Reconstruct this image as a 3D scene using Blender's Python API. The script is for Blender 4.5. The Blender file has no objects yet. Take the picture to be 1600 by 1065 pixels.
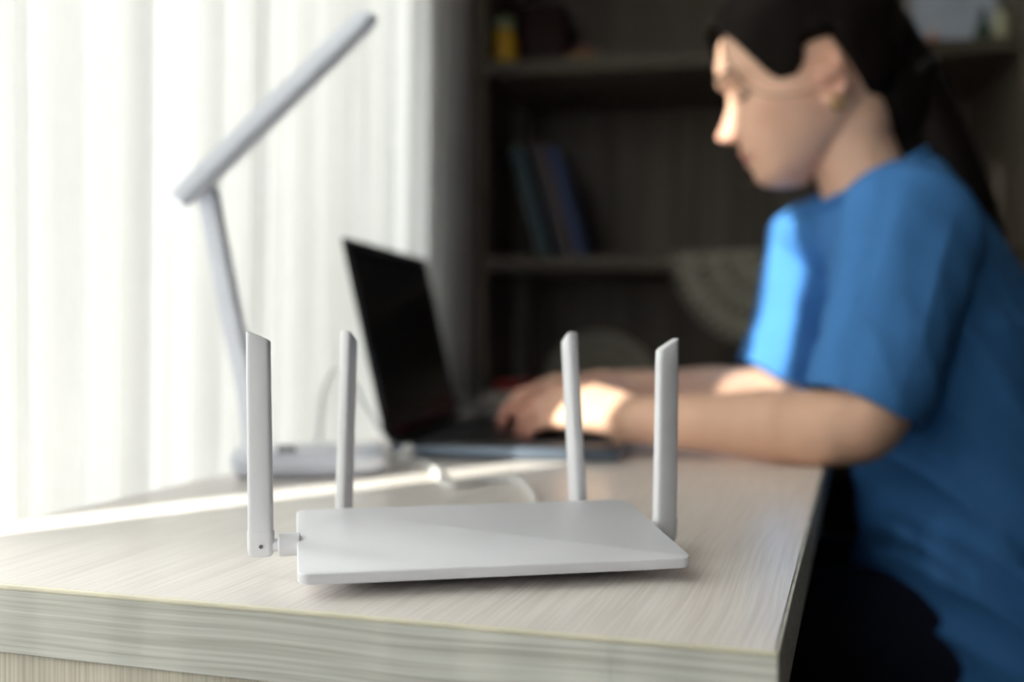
import bpy, bmesh, math, random
import numpy as np
from mathutils import Vector, Matrix
R = math.radians
PI = math.pi
S = bpy.context.scene
COL = S.collection
random.seed(4)

# ---------------------------------------------------------------- camera, world, sun, exposure
DESK_Z = 0.75
CAM_Z = DESK_Z + 0.135
FPX = 1700.0                       # focal length in pixels of the 1600 px wide frame
PITCH = math.atan((532.5 - 515.0) / FPX)
cd = bpy.data.cameras.new('camera')
cam = bpy.data.objects.new('camera', cd)
COL.objects.link(cam)
cam.location = (0, 0, CAM_Z)
cam.rotation_euler = (PI / 2 - PITCH, 0, 0)
cd.sensor_width = 36.0
cd.lens = FPX / 1600 * 36.0
cd.clip_start = 0.02
cd.dof.use_dof = True
cd.dof.focus_distance = 0.575
cd.dof.aperture_fstop = 3.0
S.camera = cam

W = bpy.data.worlds.new('world')
S.world = W
W.use_nodes = True
wb = W.node_tree.nodes['Background']
wb.inputs['Color'].default_value = (0.975, 0.965, 0.985, 1)
wb.inputs['Strength'].default_value = 1.0

# room axes: U runs left along the front edge of the desk, V runs away from the camera
CX, CY = 0.1117, 0.4549            # near right corner of the desk
UX, UY = -0.953, 0.303
VX, VY = 0.303, 0.953
def uv(u, v, z):
    return Vector((CX + u * UX + v * VX, CY + u * UY + v * VY, z))
YAW = math.atan2(-VX, VY)          # rotation of the room frame about Z

sd = bpy.data.lights.new('sun', 'SUN')
sun = bpy.data.objects.new('sun', sd)
COL.objects.link(sun)
SUN_DIR = Vector((-0.72, -0.69, 0.56)).normalized()
sun.rotation_euler = SUN_DIR.to_track_quat('Z', 'Y').to_euler()
sun.location = (-4, -4, 5)
sd.energy = 1.8
sd.angle = R(0.6)
sd.color = (1.0, 0.95, 0.86)

S.view_settings.view_transform = 'Standard'
S.view_settings.look = 'None'
S.view_settings.gamma = 1
S.view_settings.use_curve_mapping = False
S.view_settings.exposure = 2.7
S.cycles.max_bounces = 10
S.cycles.diffuse_bounces = 5
S.cycles.transparent_max_bounces = 12
S.cycles.use_denoising = True
S.cycles.sample_clamp_indirect = 6.0

def at(px, py, Y):
    """world point seen at pixel (px,py) of the 1600x1065 frame at forward distance Y"""
    x = (px - 800) / FPX
    y = -(py - 532.5) / FPX
    c, s = math.cos(PITCH), math.sin(PITCH)
    d = Vector((x, c + y * s, -s + y * c))
    return Vector((0, 0, CAM_Z)) + d * (Y / d.y)
def desk(px, py, z=DESK_Z):
    a = at(px, py, 1.0)
    d = a - Vector((0, 0, CAM_Z))
    return Vector((0, 0, CAM_Z)) + d * ((z - CAM_Z) / d.z)

# ---------------------------------------------------------------- materials
def mat(name, col, rough=0.5, spec=0.5, metal=0.0, var=0.06, scale=30.0, bump=0.0, bscale=200.0, sss=0.0, trans=None):
    m = bpy.data.materials.new(name)
    m.use_nodes = True
    nt = m.node_tree
    b = nt.nodes['Principled BSDF']
    b.inputs['Roughness'].default_value = rough
    b.inputs['Specular IOR Level'].default_value = spec
    b.inputs['Metallic'].default_value = metal
    tc = nt.nodes.new('ShaderNodeTexCoord')
    n = nt.nodes.new('ShaderNodeTexNoise')
    n.inputs['Scale'].default_value = scale
    n.inputs['Detail'].default_value = 3
    nt.links.new(tc.outputs['Object'], n.inputs['Vector'])
    mx = nt.nodes.new('ShaderNodeMix')
    mx.data_type = 'RGBA'
    mx.inputs[6].default_value = (*[c * (1 - var) for c in col], 1)
    mx.inputs[7].default_value = (*[min(1, c * (1 + var)) for c in col], 1)
    nt.links.new(n.outputs['Fac'], mx.inputs[0])
    nt.links.new(mx.outputs[2], b.inputs['Base Color'])
    if sss:
        b.inputs['Subsurface Weight'].default_value = sss
        b.inputs['Subsurface Radius'].default_value = (0.012, 0.005, 0.003)
        b.inputs['Subsurface Scale'].default_value = 0.5
    if bump:
        n2 = nt.nodes.new('ShaderNodeTexNoise')
        n2.inputs['Scale'].default_value = bscale
        nt.links.new(tc.outputs['Object'], n2.inputs['Vector'])
        bp = nt.nodes.new('ShaderNodeBump')
        bp.inputs['Strength'].default_value = bump
        bp.inputs['Distance'].default_value = 0.001
        nt.links.new(n2.outputs['Fac'], bp.inputs['Height'])
        nt.links.new(bp.outputs['Normal'], b.inputs['Normal'])
    return m

def wood(name, ca, cb, stretch, rough=0.4, spec=0.5, bump=0.15, contrast=(0.38, 0.62), warp=0.0, big=None):
    """grain: noise stretched by a per-axis scale in object space, two octaves, optional slow warp"""
    m = bpy.data.materials.new(name)
    m.use_nodes = True
    nt = m.node_tree
    L = nt.links.new
    b = nt.nodes['Principled BSDF']
    b.inputs['Roughness'].default_value = rough
    b.inputs['Specular IOR Level'].default_value = spec
    tc = nt.nodes.new('ShaderNodeTexCoord')
    vec = tc.outputs['Object']
    if warp:
        wn = nt.nodes.new('ShaderNodeTexNoise')
        wn.inputs['Scale'].default_value = 7
        wn.inputs['Detail'].default_value = 1
        L(vec, wn.inputs['Vector'])
        sub = nt.nodes.new('ShaderNodeVectorMath'); sub.operation = 'SUBTRACT'
        sub.inputs[1].default_value = (0.5, 0.5, 0.5)
        L(wn.outputs['Color'], sub.inputs[0])
        sc = nt.nodes.new('ShaderNodeVectorMath'); sc.operation = 'SCALE'
        sc.inputs['Scale'].default_value = warp
        L(sub.outputs[0], sc.inputs[0])
        ad = nt.nodes.new('ShaderNodeVectorMath'); ad.operation = 'ADD'
        L(vec, ad.inputs[0]); L(sc.outputs[0], ad.inputs[1])
        vec = ad.outputs[0]
    mp = nt.nodes.new('ShaderNodeMapping')
    mp.inputs['Scale'].default_value = stretch
    L(vec, mp.inputs['Vector'])
    n = nt.nodes.new('ShaderNodeTexNoise')
    n.inputs['Scale'].default_value = 1
    n.inputs['Detail'].default_value = 3
    n.inputs['Roughness'].default_value = 0.55
    L(mp.outputs['Vector'], n.inputs['Vector'])
    r = nt.nodes.new('ShaderNodeValToRGB')
    r.color_ramp.elements[0].position = contrast[0]
    r.color_ramp.elements[0].color = (*ca, 1)
    r.color_ramp.elements[1].position = contrast[1]
    r.color_ramp.elements[1].color = (*cb, 1)
    L(n.outputs['Fac'], r.inputs['Fac'])
    out = r.outputs['Color']
    if big:
        n3 = nt.nodes.new('ShaderNodeTexNoise')
        mp3 = nt.nodes.new('ShaderNodeMapping')
        mp3.inputs['Scale'].default_value = tuple(s * 0.12 for s in stretch)
        L(vec, mp3.inputs['Vector']); L(mp3.outputs['Vector'], n3.inputs['Vector'])
        n3.inputs['Scale'].default_value = 1
        mx = nt.nodes.new('ShaderNodeMix'); mx.data_type = 'RGBA'; mx.blend_type = 'MULTIPLY'
        mx.inputs[0].default_value = big
        L(out, mx.inputs[6]); L(n3.outputs['Fac'], mx.inputs[7])
        out = mx.outputs[2]
    L(out, b.inputs['Base Color'])
    bp = nt.nodes.new('ShaderNodeBump')
    bp.inputs['Strength'].default_value = bump
    bp.inputs['Distance'].default_value = 0.0006
    L(n.outputs['Fac'], bp.inputs['Height'])
    L(bp.outputs['Normal'], b.inputs['Normal'])
    return m

M = {}
M['white_plastic'] = mat('white_plastic', (0.80, 0.80, 0.85), 0.42, 0.4, var=0.01, bump=0.05, bscale=900)
M['white_gloss'] = mat('white_gloss', (0.80, 0.80, 0.80), 0.3, 0.5, var=0.01)
M['grey_rubber'] = mat('grey_rubber', (0.25, 0.25, 0.25), 0.8, 0.3)
M['dark_hole'] = mat('dark_hole', (0.22, 0.2, 0.2), 0.6, 0.3)
M['lamp_white'] = mat('lamp_white', (0.72, 0.75, 0.84), 0.35, 0.5, var=0.01)
M['lamp_led'] = mat('lamp_diffuser', (0.42, 0.42, 0.43), 0.5, 0.4, var=0.02)
M['black_plastic'] = mat('black_plastic', (0.012, 0.012, 0.013), 0.4, 0.4)
M['laptop_deck'] = mat('laptop_deck', (0.03, 0.033, 0.04), 0.22, 0.6)
M['laptop_edge'] = mat('laptop_edge', (0.16, 0.2, 0.26), 0.3, 0.6, metal=0.6)
M['screen'] = mat('screen_glass', (0.004, 0.004, 0.005), 0.25, 0.35)
M['dark_red'] = mat('dark_red', (0.10, 0.008, 0.01), 0.5, 0.4)
M['skin'] = None
M['desk_top'] = wood('desk_top_wood', (0.74, 0.68, 0.635), (0.86, 0.805, 0.765), (520, 7, 60), 0.30, 0.5, 0.25, (0.36, 0.58), warp=0.008)
M['desk_edge'] = wood('desk_edge_wood', (0.52, 0.51, 0.465), (0.76, 0.755, 0.71), (5, 60, 400), 0.5, 0.4, 0.2, (0.33, 0.62), warp=0.006)
M['desk_panel'] = wood('desk_panel_wood', (0.62, 0.56, 0.46), (0.80, 0.75, 0.64), (650, 60, 7), 0.5, 0.4, 0.15, (0.35, 0.6))
M['edge_strip'] = mat('cream_edge_strip', (0.86, 0.81, 0.65), 0.4, 0.5, var=0.03)
M['shelf_wood'] = wood('dark_shelf_wood', (0.095, 0.075, 0.056), (0.21, 0.172, 0.135), (45, 45, 1.5), 0.5, 0.3, 0.1, (0.3, 0.7), big=0.4)
M['shelf_edge'] = wood('shelf_edge_wood', (0.055, 0.043, 0.03), (0.09, 0.072, 0.05), (2, 40, 90), 0.5, 0.3, 0.1)
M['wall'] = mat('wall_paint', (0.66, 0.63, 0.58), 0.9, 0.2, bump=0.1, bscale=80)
M['shade_wall'] = mat('shade_wall_render', (0.58, 0.57, 0.545), 0.9, 0.2, bump=0.3, bscale=60)
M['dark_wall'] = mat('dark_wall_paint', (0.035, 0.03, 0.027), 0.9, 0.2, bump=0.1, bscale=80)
M['ceiling'] = mat('ceiling_paint', (0.72, 0.71, 0.69), 0.9, 0.2, bump=0.1, bscale=80)
M['floor'] = wood('floor_wood', (0.035, 0.026, 0.02), (0.07, 0.05, 0.038), (20, 1.5, 20), 0.5, 0.3)
M['sill'] = mat('sill_plastic', (0.82, 0.82, 0.82), 0.3, 0.5, var=0.01)
M['frame'] = mat('window_frame_plastic', (0.8, 0.8, 0.8), 0.3, 0.5, var=0.01)
M['ground'] = mat('ground_outside', (0.46, 0.47, 0.40), 0.9, 0.1, var=0.15, scale=1.5)

def curtain_material():
    m = bpy.data.materials.new('sheer_fabric')
    m.use_nodes = True
    nt = m.node_tree
    L = nt.links.new
    for n in list(nt.nodes):
        if n.type != 'OUTPUT_MATERIAL':
            nt.nodes.remove(n)
    out = [n for n in nt.nodes if n.type == 'OUTPUT_MATERIAL'][0]
    tc = nt.nodes.new('ShaderNodeTexCoord')
    mp = nt.nodes.new('ShaderNodeMapping'); mp.inputs['Scale'].default_value = (900, 900, 60)
    no = nt.nodes.new('ShaderNodeTexNoise'); no.inputs['Scale'].default_value = 1
    L(tc.outputs['Object'], mp.inputs['Vector']); L(mp.outputs['Vector'], no.inputs['Vector'])
    rp = nt.nodes.new('ShaderNodeValToRGB')
    rp.color_ramp.elements[0].color = (0.83, 0.83, 0.815, 1)
    rp.color_ramp.elements[1].color = (0.915, 0.915, 0.905, 1)
    L(no.outputs['Fac'], rp.inputs['Fac'])
    d = nt.nodes.new('ShaderNodeBsdfDiffuse'); t = nt.nodes.new('ShaderNodeBsdfTranslucent'); tr = nt.nodes.new('ShaderNodeBsdfTransparent')
    L(rp.outputs['Color'], d.inputs['Color']); L(rp.outputs['Color'], t.inputs['Color'])
    m1 = nt.nodes.new('ShaderNodeMixShader'); m1.inputs[0].default_value = 0.57
    L(d.outputs[0], m1.inputs[1]); L(t.outputs[0], m1.inputs[2])
    m2 = nt.nodes.new('ShaderNodeMixShader'); m2.inputs[0].default_value = 0.03
    L(m1.outputs[0], m2.inputs[1]); L(tr.outputs[0], m2.inputs[2])
    L(m2.outputs[0], out.inputs['Surface'])
    return m
M['sheer'] = curtain_material()

def glass_material():
    m = bpy.data.materials.new('window_glass')
    m.use_nodes = True
    nt = m.node_tree
    L = nt.links.new
    for n in list(nt.nodes):
        if n.type != 'OUTPUT_MATERIAL':
            nt.nodes.remove(n)
    out = [n for n in nt.nodes if n.type == 'OUTPUT_MATERIAL'][0]
    tr = nt.nodes.new('ShaderNodeBsdfTransparent'); tr.inputs['Color'].default_value = (0.96, 0.98, 0.97, 1)
    gl = nt.nodes.new('ShaderNodeBsdfGlossy'); gl.inputs['Roughness'].default_value = 0.02
    mx = nt.nodes.new('ShaderNodeMixShader'); mx.inputs[0].default_value = 0.06
    L(tr.outputs[0], mx.inputs[1]); L(gl.outputs[0], mx.inputs[2]); L(mx.outputs[0], out.inputs['Surface'])
    return m
M['glass'] = glass_material()

# ---------------------------------------------------------------- geometry helpers
class MB:
    def __init__(self):
        self.v = []; self.f = []; self.m = []
    def add(self, vs, fs, mi=0):
        o = len(self.v)
        self.v += [tuple(p) for p in vs]
        self.f += [tuple(i + o for i in f) for f in fs]
        self.m += [mi] * len(fs)
    def loft(self, rings, cap=True, mi=0, closed=False):
        n = len(rings[0]); k = len(rings)
        vs = [p for r in rings for p in r]
        fs = []
        for i in range(k if closed else k - 1):
            j = (i + 1) % k
            for a in range(n):
                b = (a + 1) % n
                fs.append((i * n + a, i * n + b, j * n + b, j * n + a))
        if cap and not closed:
            fs.append(tuple(range(n))[::-1]); fs.append(tuple(range((k - 1) * n, k * n)))
        self.add(vs, fs, mi)
    def tube(self, pts, rad, seg=12, sub=1, mi=0, up=(0, 0, 1), round_ends=True, closed=False):
        P = [Vector(p) for p in pts]
        Rr = [r if isinstance(r, (tuple, list)) else (r, r) for r in (rad if isinstance(rad, (list,)) else [rad] * len(P))]
        if sub > 1:
            P2, R2 = [], []
            n = len(P)
            for i in range(n if closed else n - 1):
                if closed:
                    a, b, c, d = P[i - 1], P[i], P[(i + 1) % n], P[(i + 2) % n]
                else:
                    a, b, c, d = P[max(i - 1, 0)], P[i], P[i + 1], P[min(i + 2, n - 1)]
                ra, rb = Rr[i], Rr[(i + 1) % n]
                for s in range(sub):
                    t = s / sub
                    P2.append(0.5 * ((2 * b) + (c - a) * t + (2 * a - 5 * b + 4 * c - d) * t * t + (3 * b - a - 3 * c + d) * t ** 3))
                    e = t * t * (3 - 2 * t)
                    R2.append((ra[0] * (1 - e) + rb[0] * e, ra[1] * (1 - e) + rb[1] * e))
            if not closed:
                P2.append(P[-1]); R2.append(Rr[-1])
            P, Rr = P2, R2
        if round_ends and not closed:
            t0 = (P[0] - P[1]).normalized(); t1 = (P[-1] - P[-2]).normalized()
            pre = []; post = []
            for a in (80, 50, 25):
                s, c = math.sin(R(a)), math.cos(R(a))
                pre.append((P[0] + t0 * max(Rr[0]) * s, (Rr[0][0] * c, Rr[0][1] * c)))
                post.append((P[-1] + t1 * max(Rr[-1]) * s, (Rr[-1][0] * c, Rr[-1][1] * c)))
            P = [p for p, r in pre] + P + [p for p, r in reversed(post)]
            Rr = [r for p, r in pre] + Rr + [r for p, r in reversed(post)]
        n = len(P)
        rings = []
        upv = Vector(up)
        prev = None
        for i in range(n):
            if closed:
                t = (P[(i + 1) % n] - P[i - 1]).normalized()
            else:
                t = (P[min(i + 1, n - 1)] - P[max(i - 1, 0)]).normalized()
            if prev is None:
                a = upv.cross(t)
                if a.length < 1e-4:
                    a = Vector((1, 0, 0)).cross(t)
                a.normalize()
            else:
                a = (prev - t * prev.dot(t)).normalized()
            prev = a
            b = t.cross(a)
            rings.append([P[i] + a * (Rr[i][0] * math.cos(2 * PI * k / seg)) + b * (Rr[i][1] * math.sin(2 * PI * k / seg)) for k in range(seg)])
        self.loft(rings, True, mi, closed)
    def box(self, c, s, bev=0.0, seg=2, mi=0, mx=None):
        bm = bmesh.new()
        bmesh.ops.create_cube(bm, size=1)
        bmesh.ops.scale(bm, vec=s, verts=bm.verts)
        if bev:
            bmesh.ops.bevel(bm, geom=list(bm.edges), offset=bev, segments=seg, profile=0.5, affect='EDGES')
        bmesh.ops.translate(bm, vec=c, verts=bm.verts)
        if mx is not None:
            bmesh.ops.transform(bm, matrix=mx, verts=bm.verts)
        bm.verts.index_update()
        self.add([v.co.copy() for v in bm.verts], [[v.index for v in f.verts] for f in bm.faces], mi)
        bm.free()
    def cyl(self, c, r, h, seg=24, axis=(0, 0, 1), bev=0.0, r2=None, mi=0):
        ax = Vector(axis).normalized()
        q = ax.to_track_quat('Z', 'Y').to_matrix()
        r2 = r if r2 is None else r2
        prof = [(r - bev, -h / 2), (r, -h / 2 + bev), (r2, h / 2 - bev), (r2 - bev, h / 2)] if bev else [(r, -h / 2), (r2, h / 2)]
        self.loft([[Vector(c) + q @ Vector((rr * math.cos(2 * PI * k / seg), rr * math.sin(2 * PI * k / seg), z)) for k in range(seg)] for rr, z in prof], True, mi)
    def lathe(self, c, prof, seg=24, mi=0):
        self.loft([[Vector(c) + Vector((max(r, 1e-4) * math.cos(2 * PI * k / seg), max(r, 1e-4) * math.sin(2 * PI * k / seg), z)) for k in range(seg)] for r, z in prof], True, mi)
    def ball(self, c, r, seg=14, rows=9, mx=None):
        r = r if isinstance(r, (tuple, list)) else (r, r, r)
        rings = []
        for i in range(rows + 1):
            a = -PI / 2 + PI * i / rows
            cz = max(math.cos(a), 0.02)
            ring = [Vector((r[0] * cz * math.cos(2 * PI * k / seg), r[1] * cz * math.sin(2 * PI * k / seg), r[2] * math.sin(a))) for k in range(seg)]
            rings.append([(mx @ p if mx is not None else p) + Vector(c) for p in ring])
        self.loft(rings)
    def mesh(self, name):
        me = bpy.data.meshes.new(name)
        me.from_pydata(self.v, [], self.f)
        bm = bmesh.new(); bm.from_mesh(me)
        bmesh.ops.recalc_face_normals(bm, faces=bm.faces)
        bm.to_mesh(me); bm.free()
        if any(self.m):
            me.polygons.foreach_set('material_index', self.m)
        return me

def obj(name, mb, m, parent=None, smooth=35, inv=None, label=None):
    """link a mesh builder (or mesh) as one object; inv moves world-space vertices into the parent's frame"""
    me = mb.mesh(name) if isinstance(mb, MB) else mb
    if inv is not None:
        me.transform(inv)
    for k in (m if isinstance(m, (list, tuple)) else [m]):
        me.materials.append(k)
    if smooth:
        me.shade_smooth()
        me.set_sharp_from_angle(angle=R(smooth))
    o = bpy.data.objects.new(name, me)
    COL.objects.link(o)
    if parent is not None:
        o.parent = parent
    if label:
        o['label'] = label
    return o
def tag(o, label, cat, group=None):
    o['label'] = label; o['category'] = cat
    if group:
        o['group'] = group
    return o
def thing(name, label, cat, loc=(0, 0, 0), rotz=0.0, group=None):
    o = bpy.data.objects.new(name, None)
    COL.objects.link(o)
    o.location = loc; o.rotation_euler = (0, 0, rotz)
    o.empty_display_size = 0.05
    return tag(o, label, cat, group)
def inv_of(loc, rotz=0.0):
    return (Matrix.Translation(Vector(loc)) @ Matrix.Rotation(rotz, 4, 'Z')).inverted()
def struct(name, mb, m, parent=None, smooth=0):
    o = obj(name, mb, m, parent, smooth)
    o['kind'] = 'structure'
    return o
ROOM = Matrix.Translation((CX, CY, 0)) @ Matrix.Rotation(YAW, 4, 'Z')   # local x = right (-u), y = v
def rbox(mb, u0, u1, v0, v1, z0, z1, bev=0.0, seg=2, mi=0):
    """box in room axes"""
    mb.box((-(u0 + u1) / 2, (v0 + v1) / 2, (z0 + z1) / 2), (abs(u1 - u0), v1 - v0, z1 - z0), bev, seg, mi, ROOM)

# ---------------------------------------------------------------- room shell
UW = 0.60                                   # inner face of the window wall
U_R, V_F, V_B = -3.0, -2.2, 1.80            # right wall, wall behind the camera, back wall
Z_C = 2.6
WV0, WV1, WZ0, WZ1 = -1.5, 1.02, 0.64, 2.40
b = MB(); rbox(b, U_R - .1, UW + .2, V_F - .1, V_B + .1, -0.05, 0.0); struct('floor', b, M['floor'])
b = MB(); rbox(b, U_R - .1, UW + .2, V_F - .1, V_B + .1, Z_C, Z_C + .05); struct('ceiling', b, M['ceiling'])
b = MB()
rbox(b, UW, UW + .2, V_F, V_B, 0, WZ0 - .001); rbox(b, UW, UW + .2, V_F, V_B, WZ1, Z_C)
rbox(b, UW, UW + .2, V_F, WV0, WZ0 - .001, WZ1); rbox(b, UW, UW + .2, WV1, V_B, WZ0 - .001, WZ1)
struct('wall_left', b, M['wall'])
b = MB(); rbox(b, U_R, UW, V_B, V_B + .1, 0, Z_C); struct('wall_back', b, M['wall'])
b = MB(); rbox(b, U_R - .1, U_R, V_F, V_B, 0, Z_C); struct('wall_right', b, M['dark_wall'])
FU0, FU1, FZ0, FZ1 = 0.08, 0.54, 0.45, 2.45      # unseen window added behind the camera to bring in fill light
b = MB()
rbox(b, U_R, FU0, V_F - .1, V_F, 0, Z_C); rbox(b, FU1, UW, V_F - .1, V_F, 0, Z_C)
rbox(b, FU0, FU1, V_F - .1, V_F, 0, FZ0); rbox(b, FU0, FU1, V_F - .1, V_F, FZ1, Z_C)
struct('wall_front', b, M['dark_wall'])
w2 = bpy.data.objects.new('added_fill_window', None); COL.objects.link(w2); w2['kind'] = 'structure'
FM = (FU0 + FU1) / 2
for a0, a1, c0, c1 in ((FU0, FU1, FZ0, FZ0 + .06), (FU0, FU1, FZ1 - .06, FZ1), (FU0, FU0 + .06, FZ0 + .06, FZ1 - .06), (FU1 - .06, FU1, FZ0 + .06, FZ1 - .06), (FM - .03, FM + .03, FZ0 + .06, FZ1 - .06)):
    q = MB(); rbox(q, a0, a1, V_F - .08, V_F - .02, c0, c1, 0.006); struct('window_frame', q, M['frame'], w2, 35)
for a0, a1 in ((FU0 + .0605, FM - .0305), (FM + .0305, FU1 - .0605)):
    q = MB(); rbox(q, a0, a1, V_F - .053, V_F - .047, FZ0 + .0605, FZ1 - .0605); struct('pane', q, M['glass'], w2)
b = MB(); rbox(b, UW - .015, UW, V_F, V_B, 0, .08); struct('baseboard_left', b, M['frame'])
# the window: one long opening with frame, mullions, glass and sill
wt = bpy.data.objects.new('window_1', None); COL.objects.link(wt); wt['kind'] = 'structure'
ws = 0.012
def bar(name, u0, u1, v0, v1, z0, z1):
    q = MB(); rbox(q, u0, u1, v0, v1, z0, z1, 0.006); return struct(name, q, M['frame'], wt, 35)
bar('window_frame', UW + ws, UW + ws + .06, WV0, WV0 + .06, WZ0, WZ1); bar('window_frame', UW + ws, UW + ws + .06, WV1 - .06, WV1, WZ0, WZ1)
bar('window_frame', UW + ws, UW + ws + .06, WV0 + .06, WV1 - .06, WZ0, WZ0 + .06); bar('window_frame', UW + ws, UW + ws + .06, WV0 + .06, WV1 - .06, WZ1 - .06, WZ1)
mull = [-0.75]
for mv in mull:
    bar('mullion', UW + ws, UW + ws + .06, mv - .035, mv + .035, WZ0 + .06, WZ1 - .06)
edges = [WV0 + .06] + [x for mv in mull for x in (mv - .035, mv + .035)] + [WV1 - .06]
for i in range(0, len(edges), 2):
    q = MB(); rbox(q, UW + ws + .026, UW + ws + .032, edges[i] + .0005, edges[i + 1] - .0005, WZ0 + .0605, WZ1 - .0605); struct('pane', q, M['glass'], wt)
q = MB(); rbox(q, 0.538, UW - .0005, WV0, WV1 + .1, WZ0 - .03, WZ0 - .004, 0.006); struct('window_sill', q, M['sill'], wt, 35)
b = MB(); rbox(b, UW + .2, UW + 1.9, -.30, -.18, -.55, 3.2); struct('added_shade_wall', b, M['shade_wall'])   # unseen balcony walls and parapet, added to shade the curtain
b = MB(); rbox(b, UW + .2, UW + 1.9, 1.25, 1.37, -.55, 3.2); struct('added_shade_wall_far', b, M['shade_wall'])
b = MB(); rbox(b, UW + 1.8, UW + 1.9, -.18, 1.25, -.55, .95); struct('added_shade_parapet', b, M['shade_wall'])
b = MB(); b.box((-12, 2, -0.6), (22, 40, 0.1)); struct('ground', b, M['ground'])

# ---------------------------------------------------------------- sheer curtains
def curtain(name, label, v0, v1t, v1b, seed, ztop=2.45, zbot=0.685, uc=0.566, loose=1.0, close=0.0):
    rnd = random.Random(seed)
    n = int((v1t - v0) / 0.004); rows = 26
    ph = []
    s = 0.0; knots = [0.0]
    while s < 12:
        s += rnd.uniform(0.5, 1.6); knots.append(s)
    def fold(d):
        # irregular pleats: phase warped by slow noise
        w = d + 0.012 * math.sin(d * 23 + seed) + 0.008 * math.sin(d * 57 + 2 * seed)
        return (0.6 * math.sin(w * 118) + 0.32 * math.sin(w * 61 + 1.3) + 0.22 * math.sin(w * 211 + 0.4))
    vs = []
    for j in range(rows + 1):
        t = j / rows                       # 0 top, 1 hem
        z = ztop + (zbot - ztop) * t
        amp = 0.015 + 0.006 * t
        for i in range(n + 1):
            s = i / n
            cl = min(1, max(0, (z - 1.66) / .14)) * close * (1 - s) ** 2
            v = v0 - cl + s * ((v1t + (v1b - v1t) * t ** 1.3) - v0)
            d = s * (v1t - v0)
            x = fold(d + 0.010 * t * math.sin(3 * d + seed)) * amp
            vs.append(uv(uc + x * loose + 0.004 * math.sin(9 * d + 4 * t), v + 0.4 * amp * math.sin(d * 90 + 1), z + 0.003 * math.sin(d * 60) * t))
    fs = [(j * (n + 1) + i, j * (n + 1) + i + 1, (j + 1) * (n + 1) + i + 1, (j + 1) * (n + 1) + i) for j in range(rows) for i in range(n)]
    me = bpy.data.meshes.new(name); me.from_pydata(vs, [], fs)
    root = thing(name, label, 'curtain', uv(uc, (v0 + v1b) / 2, zbot))
    obj('fabric', me, M['sheer'], root, 0, inv_of(root.location))
    me.shade_smooth()
    hem = MB()
    hem.tube([uv(uc + fold(i * (v1t - v0) / 300 + 0.010 * math.sin(3 * i * (v1t - v0) / 300 + seed)) * 0.021 + 0.004 * math.sin(9 * i * (v1t - v0) / 300 + 4), v0 + i / 300 * (v1b - v0) + 0.0064 * math.sin(i * (v1t - v0) / 300 * 90 + 1), zbot + 0.003 * math.sin(i * (v1t - v0) / 300 * 60)) for i in range(301)], 0.0012, 5, round_ends=False)
    obj('hem', hem, M['sheer'], root, 60, inv_of(root.location))
    return root
GAP0, GAP1 = -0.004, 0.106
curtain('sheer_curtain', 'white sheer curtain with soft vertical folds hanging behind the desk lamp', GAP1, 1.20, 1.10, 3, close=0.10)
curtain('sheer_curtain', 'white sheer curtain nearest the camera, drawn over the near end of the long window', -2.12, GAP0, GAP0, 8)
rod = thing('curtain_rod', 'white curtain rod above the long window', 'curtain rod', uv(.566, -1, 2.48))
q = MB(); q.tube([uv(.566, -2.14, 2.48), uv(.566, 1.5, 2.48)], 0.014, 14); obj('rod', q, M['frame'], rod, 40, inv_of(rod.location))
for vv in (-2.05, -0.9, 1.35):
    q = MB(); q.tube([uv(.566, vv, 2.48), uv(.699, vv, 2.48)], 0.009, 10, round_ends=False); obj('bracket', q, M['frame'], rod, 40, inv_of(rod.location))

# ---------------------------------------------------------------- desk
DU, DV = 0.535, 1.27
droot = thing('desk', 'pale wood-grain desk with cream edge strip under the white router', 'desk', (CX, CY, 0), YAW)
TH = 0.0365
q = MB(); q.box((-DU / 2, DV / 2, DESK_Z - TH / 2), (DU - .004, DV - .004, TH)); obj('desktop', q, M['desk_top'], droot, 0)
q = MB(); q.box((-DU / 2, 0.001, DESK_Z - TH / 2 - .0013), (DU, 0.0022, TH - .0026), 0.0004, 1); obj('front_edge_band', q, M['desk_edge'], droot, 0, label='front edge band with flowing horizontal grain')
q = MB(); q.box((-DU / 2, 0.0008, DESK_Z - .0013), (DU, 0.0026, .0026), 0.0006, 2); obj('front_edge_strip', q, M['edge_strip'], droot, 30, label='thin cream strip along the top front edge')
q = MB(); q.box((-0.001, DV / 2, DESK_Z - TH / 2 - .0004), (0.0022, DV - .003, TH - .001), 0.0007, 2); obj('side_edge_band', q, M['desk_edge'], droot, 30)
q = MB(); q.box((-DU / 2 - .01, 0.014, (DESK_Z - TH) / 2 - .0005), (DU - .03, 0.018, DESK_Z - TH - .001), .0008, 1); obj('front_panel', q, M['desk_panel'], droot, 0, label='upright front panel with fine vertical grain')
q = MB(); q.box((-DU / 2 - .01, DV - .03, (DESK_Z - TH) / 2 - .0005), (DU - .03, 0.018, DESK_Z - TH - .001), .0008, 1); obj('rear_panel', q, M['desk_panel'], droot, 0)
q = MB(); q.box((-DU + .02, DV / 2, 0.52), (0.016, DV - .09, .38), .0008, 1); obj('modesty_panel', q, M['desk_panel'], droot, 0)

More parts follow.
